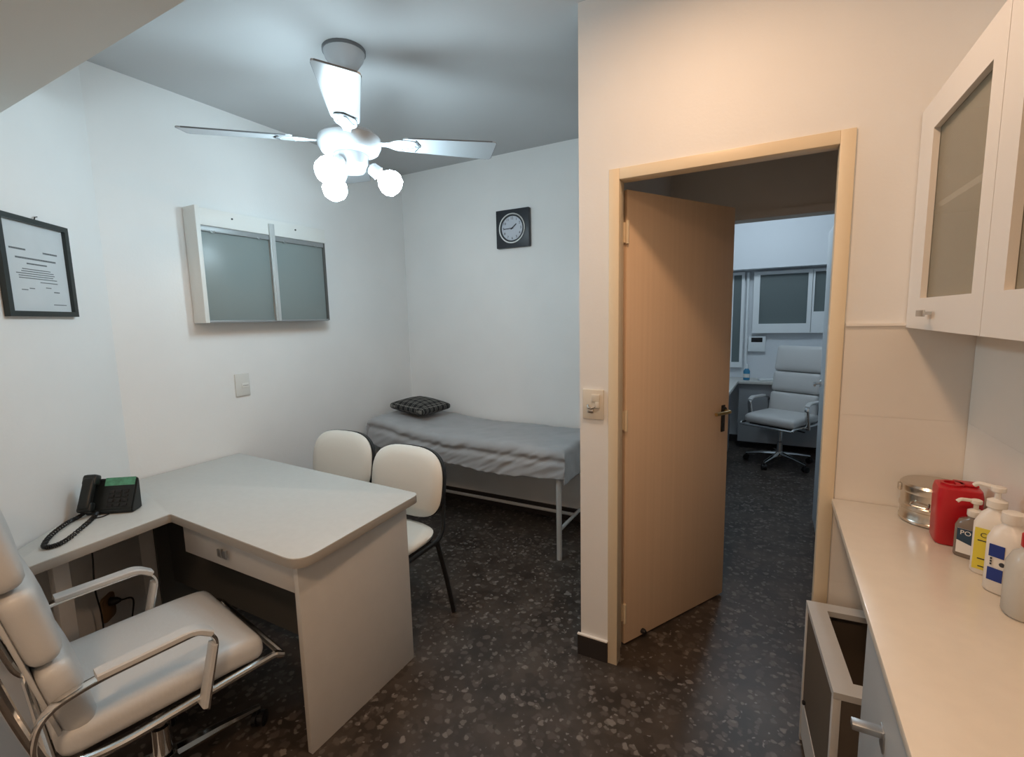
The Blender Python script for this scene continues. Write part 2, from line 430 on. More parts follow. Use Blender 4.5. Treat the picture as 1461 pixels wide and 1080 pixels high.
# baseboards
bb = .092
struct(MB().box(XC - .012, ox0 - .001, YD - .012, YD, 0, bb).box(XC - .012, XC, YD, YB, 0, bb).build('baseboard_door', M['base'], smooth=0))
struct(MB().box(XC - .013, ox0 - .001, YD - .013, YD, bb, bb + .005).build('trim_baseboard', M['grout'], smooth=0))
struct(MB().box(XL, XC - .012, YB - .012, YB, 0, bb).build('baseboard_back', M['base'], smooth=0))
struct(MB().box(XL, XL + .012, A0.y + .1, YB - .012, 0, bb).build('baseboard_left', M['base'], smooth=0))
struct(MB().box(-1.4, 1.1, 5.938, 5.95, 0, .08).build('baseboard_far', M['base'], smooth=0))

# ------------------------------------------------------------------ door 1: cream frame + open leaf
fr = MB()
fw = .040
for (x0, x1) in ((ox0, ox0 + fw), (ox1 - fw, ox1)):
    fr.box(x0, x1, YD - .008, YD + .045, 0, oz, .002)
    xa, xb = (x0, x1 - .018) if x0 < 0 else (x0 + .018, x1)
    fr.box(xa, xb, YD + .045, YD2 + .006, 0, oz - .018)
fr.box(ox0 + fw, ox1 - fw, YD - .008, YD + .045, oz - fw, oz, .002)
fr.box(ox0 + .02, ox1 - .02, YD + .045, YD2 + .006, oz - .022, oz)
fob = struct(fr.build('trim_door_frame', M['frame']), 'cream painted metal door frame')
for z in (.16, 1.03, 1.80):
    MB().tube([(-.540 + .012, YD2 + .004, z - .045), (-.540 + .012, YD2 + .004, z + .045)], .007, 10).box(-.560, -.528, YD2 + .0055, YD2 + .008, z - .04, z + .04).build('hinge', M['frame'], fob)
hx, hy = -.5304, 1.9571
ang = math.atan2(2.5829 - 1.9577, -.1823 + .5318)
LW = .716
d1 = MB().box(.0, LW, .0, .036, .012, 1.965, .002).build('door_1', M['door'], loc=(hx, hy, 0), rot=(0, 0, ang))
struct(d1, 'cream door leaf standing open into the corridor')
# front face of the leaf is local y=0 (toward the camera)
h = MB().box(LW - .062, LW - .034, -.006, 0, .885, 1.02, .003)
h.build('escutcheon', M['blackm'], d1)
MB().tube(arc([(LW - .048, -.004, .992), (LW - .048, -.045, .992), (LW - .165, -.045, .992)], .015), .0085, 10).build('door_handle', M['brass'], d1)
MB().lathe([(.019, 0), (.019, .008), (.012, .010)], 18, mx=Matrix.Translation((LW - .048, -.004, .992)) @ Matrix.Rotation(PI / 2, 4, 'X')).build('handle_rosette', M['blackm'], d1)
MB().box(LW - .053, LW - .043, -.008, -.005, .905, .93, .002).build('keyhole', M['black'], d1)
MB().lathe([(.012, 0), (.012, .012), (.008, .02)], 14, mx=Matrix.Translation((.115, 0, .032)) @ Matrix.Rotation(PI / 2, 4, 'X')).build('door_stop', M['black'], d1)
# far door (pale, open into the far room) and its frame
tf = MB().box(-.47, -.43, 3.085, 3.205, 0, 2.03).box(.335, .36, 3.085, 3.205, 0, 2.03).box(-.43, .335, 3.085, 3.205, 1.99, 2.03)
struct(tf.build('trim_far_door_frame', M['corr'], smooth=0))
d2 = MB().box(.296, .331, 3.19, 3.862, .01, 1.985, .002).build('door_2', M['winwhite'])
struct(d2, 'pale door leaf standing open at the far room, seen nearly edge on')
MB().tube(arc([(.298, 3.80, .985), (.255, 3.80, .985), (.255, 3.69, .985)], .012), .009, 10).lathe([(.024, 0), (.024, .008)], 18, mx=Matrix.Translation((.296, 3.80, .985)) @ Matrix.Rotation(-PI / 2, 4, 'Y')).build('door_handle', M['chrome'], d2)

# ------------------------------------------------------------------ desk
ZD = .735
desk = thing('desk', 'white L-shaped laminate desk with a side wing along the angled wall', 'desk', (-1.9, 1.2, 0))
def dl(mb, name, m, smooth=35): 
    mb.bm.transform(Matrix.Translation((1.9, -1.2, 0))); return mb.build(name, m, desk, smooth)
top = rpoly([(-2.06, .932, .012), (-1.262, .902, .075), (-1.302, 1.530, .035), (-2.672, 1.592, 0), (-2.672, 1.075, 0), (-2.155, .479, 0), (-2.000, .42, .02)])
dtop = dl(MB().poly(top, ZD - .0045, ZD, .0008), 'desktop', M['lamtop'])
dl(MB().poly(top, ZD - .034, ZD - .0046, .001), 'edge_band', M['edge'])
# side panel on the right end, with a lighter front edge
dl(MB().box(-1.352, -1.330, .945, 1.475, 0, ZD - .0345, .001), 'side_panel', M['lam'])
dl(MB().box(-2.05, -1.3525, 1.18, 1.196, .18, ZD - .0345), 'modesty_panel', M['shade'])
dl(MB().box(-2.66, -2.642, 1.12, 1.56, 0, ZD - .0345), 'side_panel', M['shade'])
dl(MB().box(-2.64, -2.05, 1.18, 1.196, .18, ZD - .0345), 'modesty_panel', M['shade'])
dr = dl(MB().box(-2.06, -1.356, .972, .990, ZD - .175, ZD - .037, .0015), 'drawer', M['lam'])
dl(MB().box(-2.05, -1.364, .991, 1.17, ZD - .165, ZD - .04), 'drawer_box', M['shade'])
hb = MB(); hb.bm.clear()
hb.box(-1.80, -1.775, .953, .957, ZD - .128, ZD - .098, .001).box(-1.80, -1.795, .957, .973, ZD - .12, ZD - .106).box(-1.768, -1.742, .953, .957, ZD - .128, ZD - .100, .001).box(-1.77, -1.765, .957, .973, ZD - .12, ZD - .106)
hb.bm.transform(Matrix.Translation((1.9, -1.2, 0))); hb.build('drawer_pull', M['alu'], dr)
dl(MB().box(-2.205, -2.155, .60, .645, 0, ZD - .0345, .003), 'leg', M['lam'])

# ------------------------------------------------------------------ telephone on the desk wing
ph = thing('telephone', 'black desk telephone with a green card strip on the desk wing', 'telephone', (-2.315, .865, ZD), R(36))
# local: -Y faces the camera
W = .088
bd = MB()
prof = [(-.055, 0.002), (-.058, .018), (-.002, .128), (.006, .130), (.008, .11), (.006, 0.002)]
tb = bmesh.new(); Lf = [tb.verts.new((-W, y, z)) for y, z in prof]; Rg = [tb.verts.new((W, y, z)) for y, z in prof]
tb.faces.new(Lf); tb.faces.new(Rg[::-1])
for i in range(len(prof)): tb.faces.new((Lf[i], Lf[(i + 1) % len(prof)], Rg[(i + 1) % len(prof)], Rg[i]))
bmesh.ops.recalc_face_normals(tb, faces=tb.faces); bmesh.ops.bevel(tb, geom=list(tb.edges), offset=.004, segments=2, affect='EDGES')
bd._add(tb); bd.build('phone_body', M['phone'], ph)
sl = math.atan2(.110, .056)
slope = Matrix.Translation((0, -.058, .018)) @ Matrix.Rotation(sl, 4, 'X')      # local u along x, v up the slope, w outwards
k = MB()
for i in range(4):
    for j in range(3): k.box(-.006 + j * .026, .013 + j * .026, .012 + i * .018, .024 + i * .018, .0, .0035, .001, mx=slope)
k.build('keypad', M['black'], ph)
MB().box(-.028, W - .006, .096, .128, .0, .0016, mx=slope).build('index_card', M['green'], ph)
hs = MB()
hs.rbox((-.066, .012, .022), (.026, .020, .016), .010, 6, mx=slope).rbox((-.066, .118, .022), (.026, .022, .018), .010, 6, mx=slope).rbox((-.066, .065, .031), (.021, .062, .013), .009, 6, mx=slope)
hs.build('handset', M['phone'], ph)
path = spline([(-.07, -.064, .022), (-.085, -.09, .010), (-.088, -.145, .0085), (-.062, -.25, .0085), (-.02, -.335, .0085), (.012, -.345, .0085), (.024, -.30, .0085), (-.005, -.17, .0085), (-.025, -.10, .0085), (-.035, -.064, .012)], 46)
hel = []
for i, p in enumerate(path):
    a = i * .95; d = (path[min(i + 1, len(path) - 1)] - path[max(i - 1, 0)]).normalized(); n1 = Vector((0, 0, 1)); n2 = d.cross(n1).normalized()
    hel.append(p + n1 * (.0060 * math.cos(a)) + n2 * (.0068 * math.sin(a)))
MB().tube(hel, .0026, 5).build('coiled_cord', M['black'], ph)
MB().tube(spline([(.005, -.06, .004), (-.006, -.085, .003), (-.03, -.095, .003)], 6), .0022, 6).build('line_cord', M['black'], ph)
# flat grey thing behind the phone: a small leaflet leaning on the angled wall
# ------------------------------------------------------------------ executive chairs
def exec_chair(label, loc, rz, scale=1.):
    t = thing('office_chair', label, 'office chair', loc, rz)
    lm, ch = M['leather'], M['chrome']
    # seat cushion: rounded waterfall front
    sc = MB().rbox((0, -.002, .460), (.238, .244, .042), .036, 16, bulge=(0, 0, .18))
    for v in sc.bm.verts:
        y = v.co.y
        if y > .10: v.co.z -= .45 * (y - .10) ** 2
        v.co.x *= 1 - .10 * max(0, -y) 
    sc.build('seat', lm, t)
    MB().box(-.20, .20, -.20, .20, .395, .412, .006).build('seat_pan', M['black'], t)
    # three soft back pads
    def back(y0, s): return Matrix.Translation((0, -.215, .50)) @ Matrix.Rotation(R(12), 4, 'X')
    bm_ = back(0, 0)
    for z0, z1 in ((-.035, .172), (.178, .378), (.384, .640)):
        MB().rbox((0, .018, (z0 + z1) / 2), (.225, .034, (z1 - z0) / 2), .030, 12, bulge=(0, .35, 0), mx=bm_).build('back_pad', lm, t)
    MB().box(-.21, .21, -.026, -.016, -.02, .63, .004, mx=bm_).build('back_shell', lm, t)
    # side rails: under the seat, then up behind the back
    for sx in (-1, 1):
        x = sx * .243
        pts = arc([(x, .285, .402), (x, .262, .418), (x, -.15, .404), (x, -.262, .43), (x, -.305, .60), (x, -.400, 1.09)], .07, 8)
        MB().tube(pts, .0115, 10).build('side_rail', ch, t)
        ax = sx * .268
        loop = arc([(ax, .055, .392), (ax, .098, .585), (ax, .060, .625), (ax, -.175, .620), (ax, -.268, .598), (ax, -.292, .50), (ax, -.250, .418)], .055, 8)
        a = MB().band(loop, .034, .010).build('armrest', ch, t)
        pad = arc([(ax, .084, .603), (ax, .045, .631), (ax, -.165, .627)], .05, 8)
        MB().band([p + Vector((0, 0, .004)) for p in pad], .043, .018).build('arm_pad', lm, a)
        MB().band([(ax, .048, .40), (ax, .088, .570)], .040, .014).build('arm_sleeve', lm, a)
        for y_, z_ in ((.058, .408), (-.245, .425)): MB().tube([(sx * .235, y_, z_), (sx * .272, y_, z_)], .009, 10).build('arm_bolt', ch, a)
    for y_, z_, r_ in ((.285, .403, .011), (-.255, .43, .010), (-.374, .955, .009)): MB().tube([(-.243, y_, z_), (.243, y_, z_)], r_, 10).build('cross_rail', ch, t)
    MB().box(-.07, .07, -.10, .08, .345, .395, .01).tube([(.05, 0, .362), (.20, .03, .358)], .006, 8).tube([(-.05, -.02, .362), (-.22, .0, .352)], .006, 8).build('tilt_mechanism', M['black'], t)
    MB().lathe([(.026, .10), (.026, .22), (.017, .225), (.017, .35)], 18).build('gas_column', ch, t)
    MB().lathe([(.036, .075), (.042, .09), (.036, .125), (.026, .13)], 20).build('base_hub', ch, t)
    for kx in range(5):
        a = R(72 * kx + 20); rot = Matrix.Rotation(a, 4, 'Z')
        lg = MB().tube([(.03, 0, .105), (.16, 0, .092), (.295, 0, .070)], [.020, .015, .011], 8, ry=[.024, .018, .012], up=(0, 0, 1), mx=rot).build('base_leg', ch, t)
        cm = rot @ Matrix.Translation((.292, 0, .0275)) @ Matrix.Rotation(R(40 * kx), 4, 'Z') @ Matrix.Rotation(PI / 2, 4, 'X')
        MB().lathe([(.018, -.022), (.027, -.020), (.027, -.005), (.02, -.004), (.02, .004), (.027, .005), (.027, .020), (.018, .022)], 18, mx=cm).tube([(.292, 0, .03), (.292, 0, .066)], .006, 8, mx=rot).build('caster', M['black'], lg)
    return t
exec_chair('white leather office chair with chrome arms pulled up to the desk', (-1.650, .650, 0), R(-10))
exec_chair('white high-back office chair seen through the doorway in the far room', (.10, 5.20, 0), R(152))

# ------------------------------------------------------------------ visitor chairs
def visitor_chair(label, loc, rz):
    """faces local -Y"""
    t = thing('visitor_chair', label, 'chair', loc, rz, 'visitor chairs behind the desk')
    v = M['vinyl']
    # seat pad
    MB().loft([(.438, .205, .190, 3.2, 0, 0), (.446, .222, .208, 3.4, 0, 0), (.462, .226, .212, 3.4, 0, 0), (.474, .215, .200, 3.2, 0, 0), (.480, .185, .172, 3., 0, 0), (.482, .10, .095, 2.6, 0, 0)], 40).build('seat', v, t, 60)
    MB().loft([(.416, .19, .175, 3.2, 0, 0), (.424, .214, .200, 3.4, 0, 0), (.4375, .222, .208, 3.4, 0, 0)], 36).build('seat_shell', M['black'], t)
    # backrest: loft along local y (thickness), outline superellipse in xz, leaning back
    bk = Matrix.Translation((0, .205, .675)) @ Matrix.Rotation(R(-9), 4, 'X') @ Matrix.Rotation(-PI / 2, 4, 'X')   # loft z -> world +y
    def curve(mb):
        inv = bk.inverted()
        for w in mb.bm.verts:
            p = w.co; p.y -= .35 * p.x ** 2 - .01
    b = MB().loft([(-.026, .10, .08, 2.6, 0, 0), (-.022, .170, .125, 2.8, 0, 0), (-.012, .213, .163, 2.9, 0, 0), (.004, .226, .174, 3., 0, 0), (.012, .223, .171, 3., 0, 0)], 48, mx=bk); curve(b)
    b.build('backrest', v, t, 60)
    b = MB().loft([(.0122, .230, .176, 3., 0, 0), (.036, .228, .173, 3., 0, 0), (.050, .18, .13, 2.8, 0, 0)], 48, mx=bk); curve(b)
    b.build('back_shell', M['black'], t)
    for sx in (-1, 1):
        x = sx * .222
        MB().tube([(x, .150, .425), (x, .215, .20), (x, .262, 0)], .0095, 10, ry=.014, up=(1, 0, 0)).build('leg', M['blackm'], t)
        MB().tube([(x, -.150, .425), (x, -.185, .22), (x, -.205, 0)], .0095, 10, ry=.014, up=(1, 0, 0)).build('leg', M['blackm'], t)
        MB().tube(arc([(x, -.17, .419), (x, .165, .425), (x * .99, .205, .46), (x * .955, .226, .60), (x * .92, .245, .70)], .05), .009, 10, ry=.013, up=(1, 0, 0)).build('back_support', M['blackm'], t)
    for y_ in (-.15, .14): MB().tube([(-.222, y_, .412), (.222, y_, .412)], .009, 8).build('seat_rail', M['blackm'], t)
    return t
visitor_chair('white vinyl visitor chair with black frame at the desk corner', (-1.588, 1.565, 0), 0)
visitor_chair('white vinyl visitor chair half hidden behind the desk, nearer the left wall', (-2.145, 1.665, 0), R(2))

# ------------------------------------------------------------------ examination couch
bed = thing('examination_couch', 'grey metal examination couch along the back wall under the clock', 'examination bed', (-1.8, 2.8, 0))
bx = lambda mb: mb.bm.transform(Matrix.Translation((1.8, -2.8, 0)))
X0, X1, Y0, Y1 = -2.60, -1.04, 2.525, 3.09
for x, y in ((-2.50, 2.548), (-1.092, 2.548), (-2.50, 3.045), (-1.092, 3.045)):
    m_ = MB().tube([(x, y, 0), (x, y, .53)], .0165, 14); bx(m_); m_.build('leg', M['bedmetal'], bed)
m_ = MB().tube([(-2.5, 2.548, .535), (-1.092, 2.548, .535)], .0165, 12).tube([(-2.5, 3.045, .535), (-1.092, 3.045, .535)], .0165, 12)
m_.tube([(-1.092, 2.548, .535), (-1.092, 3.045, .535)], .0165, 12).tube([(-2.5, 2.548, .535), (-2.5, 3.045, .535)], .0165, 12); bx(m_); m_.build('top_frame', M['bedmetal'], bed)
for p_, q_ in (((-1.092, 2.548, .185), (-1.092, 3.045, .185)), ((-2.5, 2.548, .185), (-2.5, 3.045, .185)), ((-2.5, 2.83, .175), (-1.092, 2.83, .175))):
    m_ = MB().tube([p_, q_], .0115, 10); bx(m_); m_.build('stretcher', M['bedmetal'], bed)
def ztop(x): 
    t_ = max(0, min(1, (-1.9 - x) / .7)); return .695 + .075 * t_ ** 1.3
def matt(u, v):
    pass
mm = MB()
tb = bmesh.new(); n_ = 14
sec = []
for i in range(n_ + 1):
    x = X0 + .02 + (X1 - X0 - .04) * i / n_; zt = ztop(x) - .014
    sec.append([tb.verts.new((x, Y0 + .02, .555)), tb.verts.new((x, Y1 - .012, .555)), tb.verts.new((x, Y1 - .012, zt)), tb.verts.new((x, Y0 + .02, zt))])
for A, B in zip(sec, sec[1:]):
    for q in range(4): tb.faces.new((A[q], A[(q + 1) % 4], B[(q + 1) % 4], B[q]))
tb.faces.new(sec[0]); tb.faces.new(sec[-1][::-1]); bmesh.ops.recalc_face_normals(tb, faces=tb.faces)
mm._add(tb); bx(mm); mm.build('mattress', M['mattress'], bed)

def fold(d, r=.035):
    if d <= 0: return d, 0.
    if d < r * PI / 2: a = d / r; return r * math.sin(a), r * (1 - math.cos(a))
    return r, r + d - r * PI / 2
def nz(x, y, z): return noise.noise(Vector((x, y, z)))
def sheet(u, v):
    # u along the couch from the head drape to the foot drape, v from the wall to the front hem
    a, b = -.17, (X1 - X0) + .19
    s_ = a + (b - a) * u
    hem = .178 + .012 * math.sin(s_ * 7) + .01 * nz(s_ * 4, 1.3, 0) - .03 * max(0, 1 - abs(s_ + .05) / .25)
    c = (Y1 - Y0) + hem
    q = c * v
    r = .035
    dx, zx = (0, 0)
    if s_ < r: ox_, zx = fold(r - s_); x = X0 + r - ox_
    elif s_ > X1 - X0 - r: ox_, zx = fold(s_ - (X1 - X0 - r)); x = X1 - r + ox_
    else: x = X0 + s_
    zy = 0
    if q > Y1 - Y0 - r: oy, zy = fold(q - (Y1 - Y0 - r)); y = Y0 + r - oy
    else: y = Y1 - q
    base = ztop(x)
    drop = max(zx, zy) if min(zx, zy) < .004 else math.hypot(zx, zy) if math.hypot(zx, zy) < .16 else max(max(zx, zy), .16)
    z = base - drop
    # wrinkles
    fr_ = min(1, zy / .05)
    tuck = math.exp(-((zy - .075 - .02 * nz(s_ * 3, 9, 1)) / .020) ** 2)
    y += fr_ * (.010 * nz(s_ * 9 + zy * 14, zy * 9, 2.) + .010 * nz(s_ * 22 + zy * 40, zy * 12, 5.)) + .016 * tuck * fr_ - .012 * fr_
    z += .006 * nz(s_ * 5, q * 6, .5) * (1 - fr_) + .004 * nz(s_ * 14 + q * 5, q * 10, 3.) * (1 - fr_) + fr_ * .006 * nz(s_ * 16, 3, 1)
    if zx > .04: x += .008 * nz(q * 12, zx * 10, 4)
    y = max(min(y, Y1 + .008), Y0 - .05)
    return (x, y, z)
sh = MB().grid(sheet, 170, 90)
bmesh.ops.recalc_face_normals(sh.bm, faces=sh.bm.faces)
so = sh.build('bed_sheet', M['sheet'], smooth=80)
so.modifiers.new('thickness', 'SOLIDIFY').thickness = .003
tag(so, 'wrinkled grey sheet draped over the examination couch', 'bed sheet')
cu = MB().rbox((0, 0, .040), (.165, .155, .042), .030, 18, bulge=(0, 0, .5))
for w in cu.bm.verts:
    e = max(abs(w.co.x) / .165, abs(w.co.y) / .155); w.co.z = .040 + (w.co.z - .040) * (1 - .55 * e ** 4)
    if e > .9: 
        c_ = (abs(w.co.x) / .165) * (abs(w.co.y) / .155); w.co.x *= 1 + .10 * c_ ** 3; w.co.y *= 1 + .10 * c_ ** 3
co_ = cu.build('cushion', M['plaid'], smooth=80, loc=(-2.385, 2.865, .772), rot=(0, R(5), R(-4)))
tag(co_, 'small black and white plaid cushion at the head of the couch', 'cushion')

# ------------------------------------------------------------------ ceiling fan with lamps
fan = thing('ceiling_fan', 'white four-blade ceiling fan with three lit bulbs', 'ceiling fan', (-1.665, 1.61, ZC))
zz = lambda z: z - ZC
MB().lathe([(.085, zz(2.6255)), (.088, zz(2.618)), (.080, zz(2.59)), (.055, zz(2.555)), (.022, zz(2.535))], 30).build('canopy', M['fan'], fan)
MB().ring([(.090 * math.cos(2 * PI * i / 30), .090 * math.sin(2 * PI * i / 30)) for i in range(30)], [(.082 * math.cos(2 * PI * i / 30), .082 * math.sin(2 * PI * i / 30)) for i in range(30)], zz(2.612), zz(2.6255)).build('canopy_ring', M['fandark'], fan)
MB().lathe([(.014, zz(2.33)), (.014, zz(2.545))], 14).build('down_rod', M['fan'], fan)
MB().lathe([(.030, zz(2.335)), (.042, zz(2.31)), (.046, zz(2.292)), (.115, zz(2.283)), (.132, zz(2.265)), (.134, zz(2.232)), (.120, zz(2.208)), (.085, zz(2.198))], 36).build('motor_housing', M['fan'], fan)
MB().lathe([(.045, zz(2.300)), (.047, zz(2.293))], 24).build('collar', M['fandark'], fan)
MB().lathe([(.070, zz(2.1975)), (.076, zz(2.185)), (.076, zz(2.150)), (.055, zz(2.125)), (.020, zz(2.118))], 30).build('light_kit_body', M['fan'], fan)
for kx in range(4):
    a = R(-46.5 + 90 * kx)
    mx = Matrix.Rotation(a, 4, 'Z') @ Matrix.Translation((0, 0, zz(2.255))) @ Matrix.Rotation(R(-10.5), 4, 'X')
    out = rpoly([(.225, -.052, .02), (.645, -.076, .014), (.645, .076, .014), (.225, .052, .02)])
    bl = MB().poly(out, -.003, .003, mx=mx).build('blade', M['fan'], fan)
    MB().box(.6452, .6475, -.064, .064, -.0028, .0028, mx=mx).build('blade_edge', M['fandark'], bl)
    for sg in (-1, 1): MB().poly([(.25, sg * .0535), (.625, sg * .0752), (.625, sg * .0768), (.25, sg * .0551)][::sg], -.0028, .0028, mx=mx).build('blade_edge', M['fandark'], bl)
    br = rpoly([(.105, -.014, 0), (.165, -.018, .01), (.200, -.044, .02), (.285, -.044, .03), (.302, 0, .02), (.285, .044, .03), (.200, .044, .02), (.165, .018, .01), (.105, .014, 0)])
    b_ = MB().poly(br, -.0072, -.0034, .001, mx=mx)
    for px_, py_ in ((.225, -.03), (.225, .03), (.28, 0)): b_.lathe([(.005, -.010), (.005, -.007)], 8, cx=px_, cy=py_, mx=mx)
    b_.build('blade_bracket', M['fan'], bl)
camdir = math.atan2(-1.61, 1.665)
for kx in range(3):
    a = camdir + R((88, 208, 328)[kx])
    mx = Matrix.Rotation(a, 4, 'Z')
    ho = MB().tube([(.05, 0, zz(2.152)), (.088, 0, zz(2.147))], .013, 12, mx=mx)
    tl = mx @ Matrix.Translation((.088, 0, zz(2.145))) @ Matrix.Rotation(R(127), 4, 'Y')
    ho.lathe([(.018, -.01), (.028, .0), (.030, .035), (.027, .037)], 20, mx=tl)
    h_ = ho.build('lamp_holder', M['fan'], fan)
    MB().lathe([(.014, .030), (.022, .045), (.044, .064), (.056, .090), (.055, .112), (.040, .136), (.014, .146)], 20, mx=tl).build('bulb', M['bulb'], h_)

# ------------------------------------------------------------------ light box on the left wall
lb = thing('light_box', 'white X-ray light box with two frosted panels on the left wall', 'light box', (XL, 1.808, 0), PI / 2)
D = -.105
MB().box(-.359, .401, -.085, -.001, 1.493, 1.976).build('back_box', M['casing'], lb, 0)
MB().box(-.382, -.360, D - .006, -.001, 1.480, 2.070, .002).build('casing_side', M['casing'], lb)
MB().box(.402, .418, D + .006, -.001, 1.484, 1.978, .002).build('casing_side', M['shade'], lb)
MB().box(-.3595, .418, D, -.001, 1.977, 2.063, .002).build('casing_top', M['casing'], lb)
MB().box(-.3595, .4015, D - .002, -.001, 1.480, 1.492, .001).build('casing_bottom', M['rail'], lb)
for x0, x1 in ((-.358, .022), (.052, .400)): MB().box(x0, x1, -.092, -.0855, 1.492, 1.950, .001).build('panel', M['frost'], lb)
MB().box(-.360, .402, D + .002, -.0925, 1.948, 1.976, .001).build('top_rail', M['rail'], lb)
st = MB().box(.020, .052, D - .012, D - .0005, 1.485, 2.040, .002).box(.030, .042, D - .016, D - .012, 1.485, 1.955, .001).build('divider', M['railw'], lb)
for x, z in ((-.19, 2.03), (.20, 2.03)): MB().lathe([(.005, 0), (.005, .003)], 10, mx=Matrix.Translation((x, D, z)) @ Matrix.Rotation(PI / 2, 4, 'X')).build('screw', M['screw'], lb)
for x in (-.30, -.04, .12, .34): MB().tube(arc([(x - .012, D - .001, 1.955), (x - .008, D - .004, 1.943), (x + .008, D - .004, 1.943), (x + .012, D - .001, 1.955)], .006), .0015, 6).build('film_clip', M['alu'], lb)

# ------------------------------------------------------------------ certificate on the angled wall
cp = A0 + Vector(cz) * .428
ce = thing('framed_certificate', 'framed certificate in a thin dark frame on the angled left wall', 'framed certificate', (cp.x, cp.y, 0), math.atan2(.753, -.658))
x0, x1, z0, z1 = -.176, .176, 1.515, 1.866
MB().ring([(x0, z0), (x1, z0), (x1, z1), (x0, z1)], [(x0 + .021, z0 + .019), (x1 - .021, z0 + .019), (x1 - .021, z1 - .019), (x0 + .021, z1 - .019)], .001, .019, mx=FRONT).build('frame', M['certframe'], ce, 0)
MB().box(x0 + .019, x1 - .019, -.006, -.001, z0 + .017, z1 - .017).build('paper', M['paper'], ce, 0)
def line(cx, cz_, w, hh):
    ink = MB(); x = cx - w / 2
    while x < cx + w / 2 - .003:
        ww = random.uniform(.006, .016); ink.box(x, min(x + ww, cx + w / 2), -.0066, -.0061, cz_ - hh / 2, cz_ + hh / 2); x += ww + .0012
    ink.build('text_line', M['ink'], ce, 0)
for cx, cz_, w, hh in ((-.085, 1.752, .075, .006), (.075, 1.750, .075, .006), (0, 1.722, .20, .006), (0, 1.704, .10, .005), (-.005, 1.684, .14, .003), (-.0, 1.676, .16, .003), (-.01, 1.668, .19, .003), (-.01, 1.660, .17, .003), (.0, 1.652, .19, .003), (.05, 1.640, .09, .003), (-.075, 1.610, .03, .003), (-.04, 1.616, .025, .003), (.045, 1.622, .03, .003), (.085, 1.607, .03, .004), (.095, 1.560, .07, .003)): line(cx, cz_, w, hh)
MB().tube([(.02, -.004, z1 - .002), (.02, -.008, z1 + .012), (.035, -.006, z1 + .016)], .002, 6).build('hanger', M['screw'], ce)

# ------------------------------------------------------------------ wall clock
ck = thing('wall_clock', 'square black wall clock with round pale dial on the back wall', 'wall clock', (-1.656, YB, 2.101))
a = .132
MB().box(-a, a, -.035, -.001, -a, a, .004).build('clock_body', M['clockbody'], ck)
circ = lambda r: [(r * math.cos(2 * PI * i / 48), r * math.sin(2 * PI * i / 48)) for i in range(48)]
MB().ring(circ(.104), circ(.095), .035, .043, mx=FRONT).build('chrome_ring', M['chrome'], ck)
MB().ring(circ(.095), circ(.084), .0351, .040, mx=FRONT).build('inner_ring', M['clockbody'], ck)
MB().lathe([(.0845, 0), (.0845, .002)], 48, mx=Matrix.Translation((0, -.035, 0)) @ Matrix.Rotation(PI / 2, 4, 'X')).build('dial', M['dial'], ck)
for i in range(1, 13):
    an = R(90 - 30 * i)
    text(str(i), .024, 'numeral', M['inkd'], ck, Matrix.Translation((.069 * math.cos(an), -.0375, .069 * math.sin(an))) @ FRONT)
def hand(an, ln, w, y, name):
    MB().box(-w / 2, w / 2, y - .001, y, -.012, ln, mx=Matrix.Rotation(-R(an), 4, 'Y') if False else Matrix.Rotation(R(an), 4, 'Y')).build(name, M['inkd'], ck, 0)
hand(52, .045, .007, -.0385, 'hour_hand'); hand(268, .068, .0055, -.0398, 'minute_hand')
MB().lathe([(.005, 0), (.005, .004)], 12, mx=Matrix.Translation((0, -.0375, 0)) @ Matrix.Rotation(PI / 2, 4, 'X')).build('hand_cap', M['inkd'], ck)

# ------------------------------------------------------------------ switches
s1 = thing('wall_switch', 'white switch plate on the left wall below the light box', 'wall switch', (XL, 1.652, 1.124), PI / 2)
MB().box(-.042, .042, -.010, -.0005, -.064, .064, .003).build('cover_plate', M['switch'], s1)
MB().box(-.008, .034, -.013, -.0102, -.018, .010, .0015).build('rocker', M['casing'], s1)
MB().box(-.002, .030, -.0136, -.0131, -.005, -.003).build('rocker_gap', M['shade'], s1, 0)
s2 = thing('wall_switch', 'cream switch plate beside the door frame with a hook on it', 'wall switch', (-.628, YD, 1.116), 0)
MB().box(-.044, .044, -.010, -.0005, -.061, .061, .003).build('cover_plate', M['switchcream'], s2)
MB().box(-.004, .030, -.016, -.0102, .012, .042, .002).box(.012, .030, -.020, -.0102, -.012, .012, .002).build('rocker', M['switchcream'], s2)
MB().tube(spline([(.012, -.012, -.005), (-.002, -.022, -.014), (-.016, -.020, -.010), (-.020, -.014, -.002)], 5), .0045, 8).box(-.022, .004, -.018, -.0102, -.034, -.018, .003).build('hook', M['steel'], s2)

# outlet with cables under the desk, on the angled wall
op = A0 + Vector(cz) * .30
ol = thing('wall_outlet', 'brown wall outlet with a black plug under the desk wing', 'wall outlet', (op.x, op.y, .27), math.atan2(.753, -.658))
MB().poly(rrect(-.045, .045, -.055, .055, .02), .001, .012, .002, mx=FRONT).build('cover_plate', M['wood'], ol)
MB().lathe([(.018, .012), (.016, .035), (.008, .05)], 14, mx=Matrix.Translation((.01, 0, .02)) @ Matrix.Rotation(PI / 2, 4, 'X')).build('plug', M['black'], ol)
MB().tube(spline([(.01, -.048, .02), (.05, -.075, .0), (.07, -.055, -.09), (.075, -.03, -.2), (.09, -.03, -.265)], 6), .0035, 7).build('plug_cord', M['black'], ol)
cb = MB().tube(spline([(-2.395, .79, .698), (-2.395, .79, .55), (-2.37, .775, .42), (-2.385, .79, .28), (-2.35, .77, .10), (-2.33, .76, .006)], 8), .003, 7).build('cable', M['black'])
tag(cb, 'thin black cable hanging down under the desk wing', 'cable')

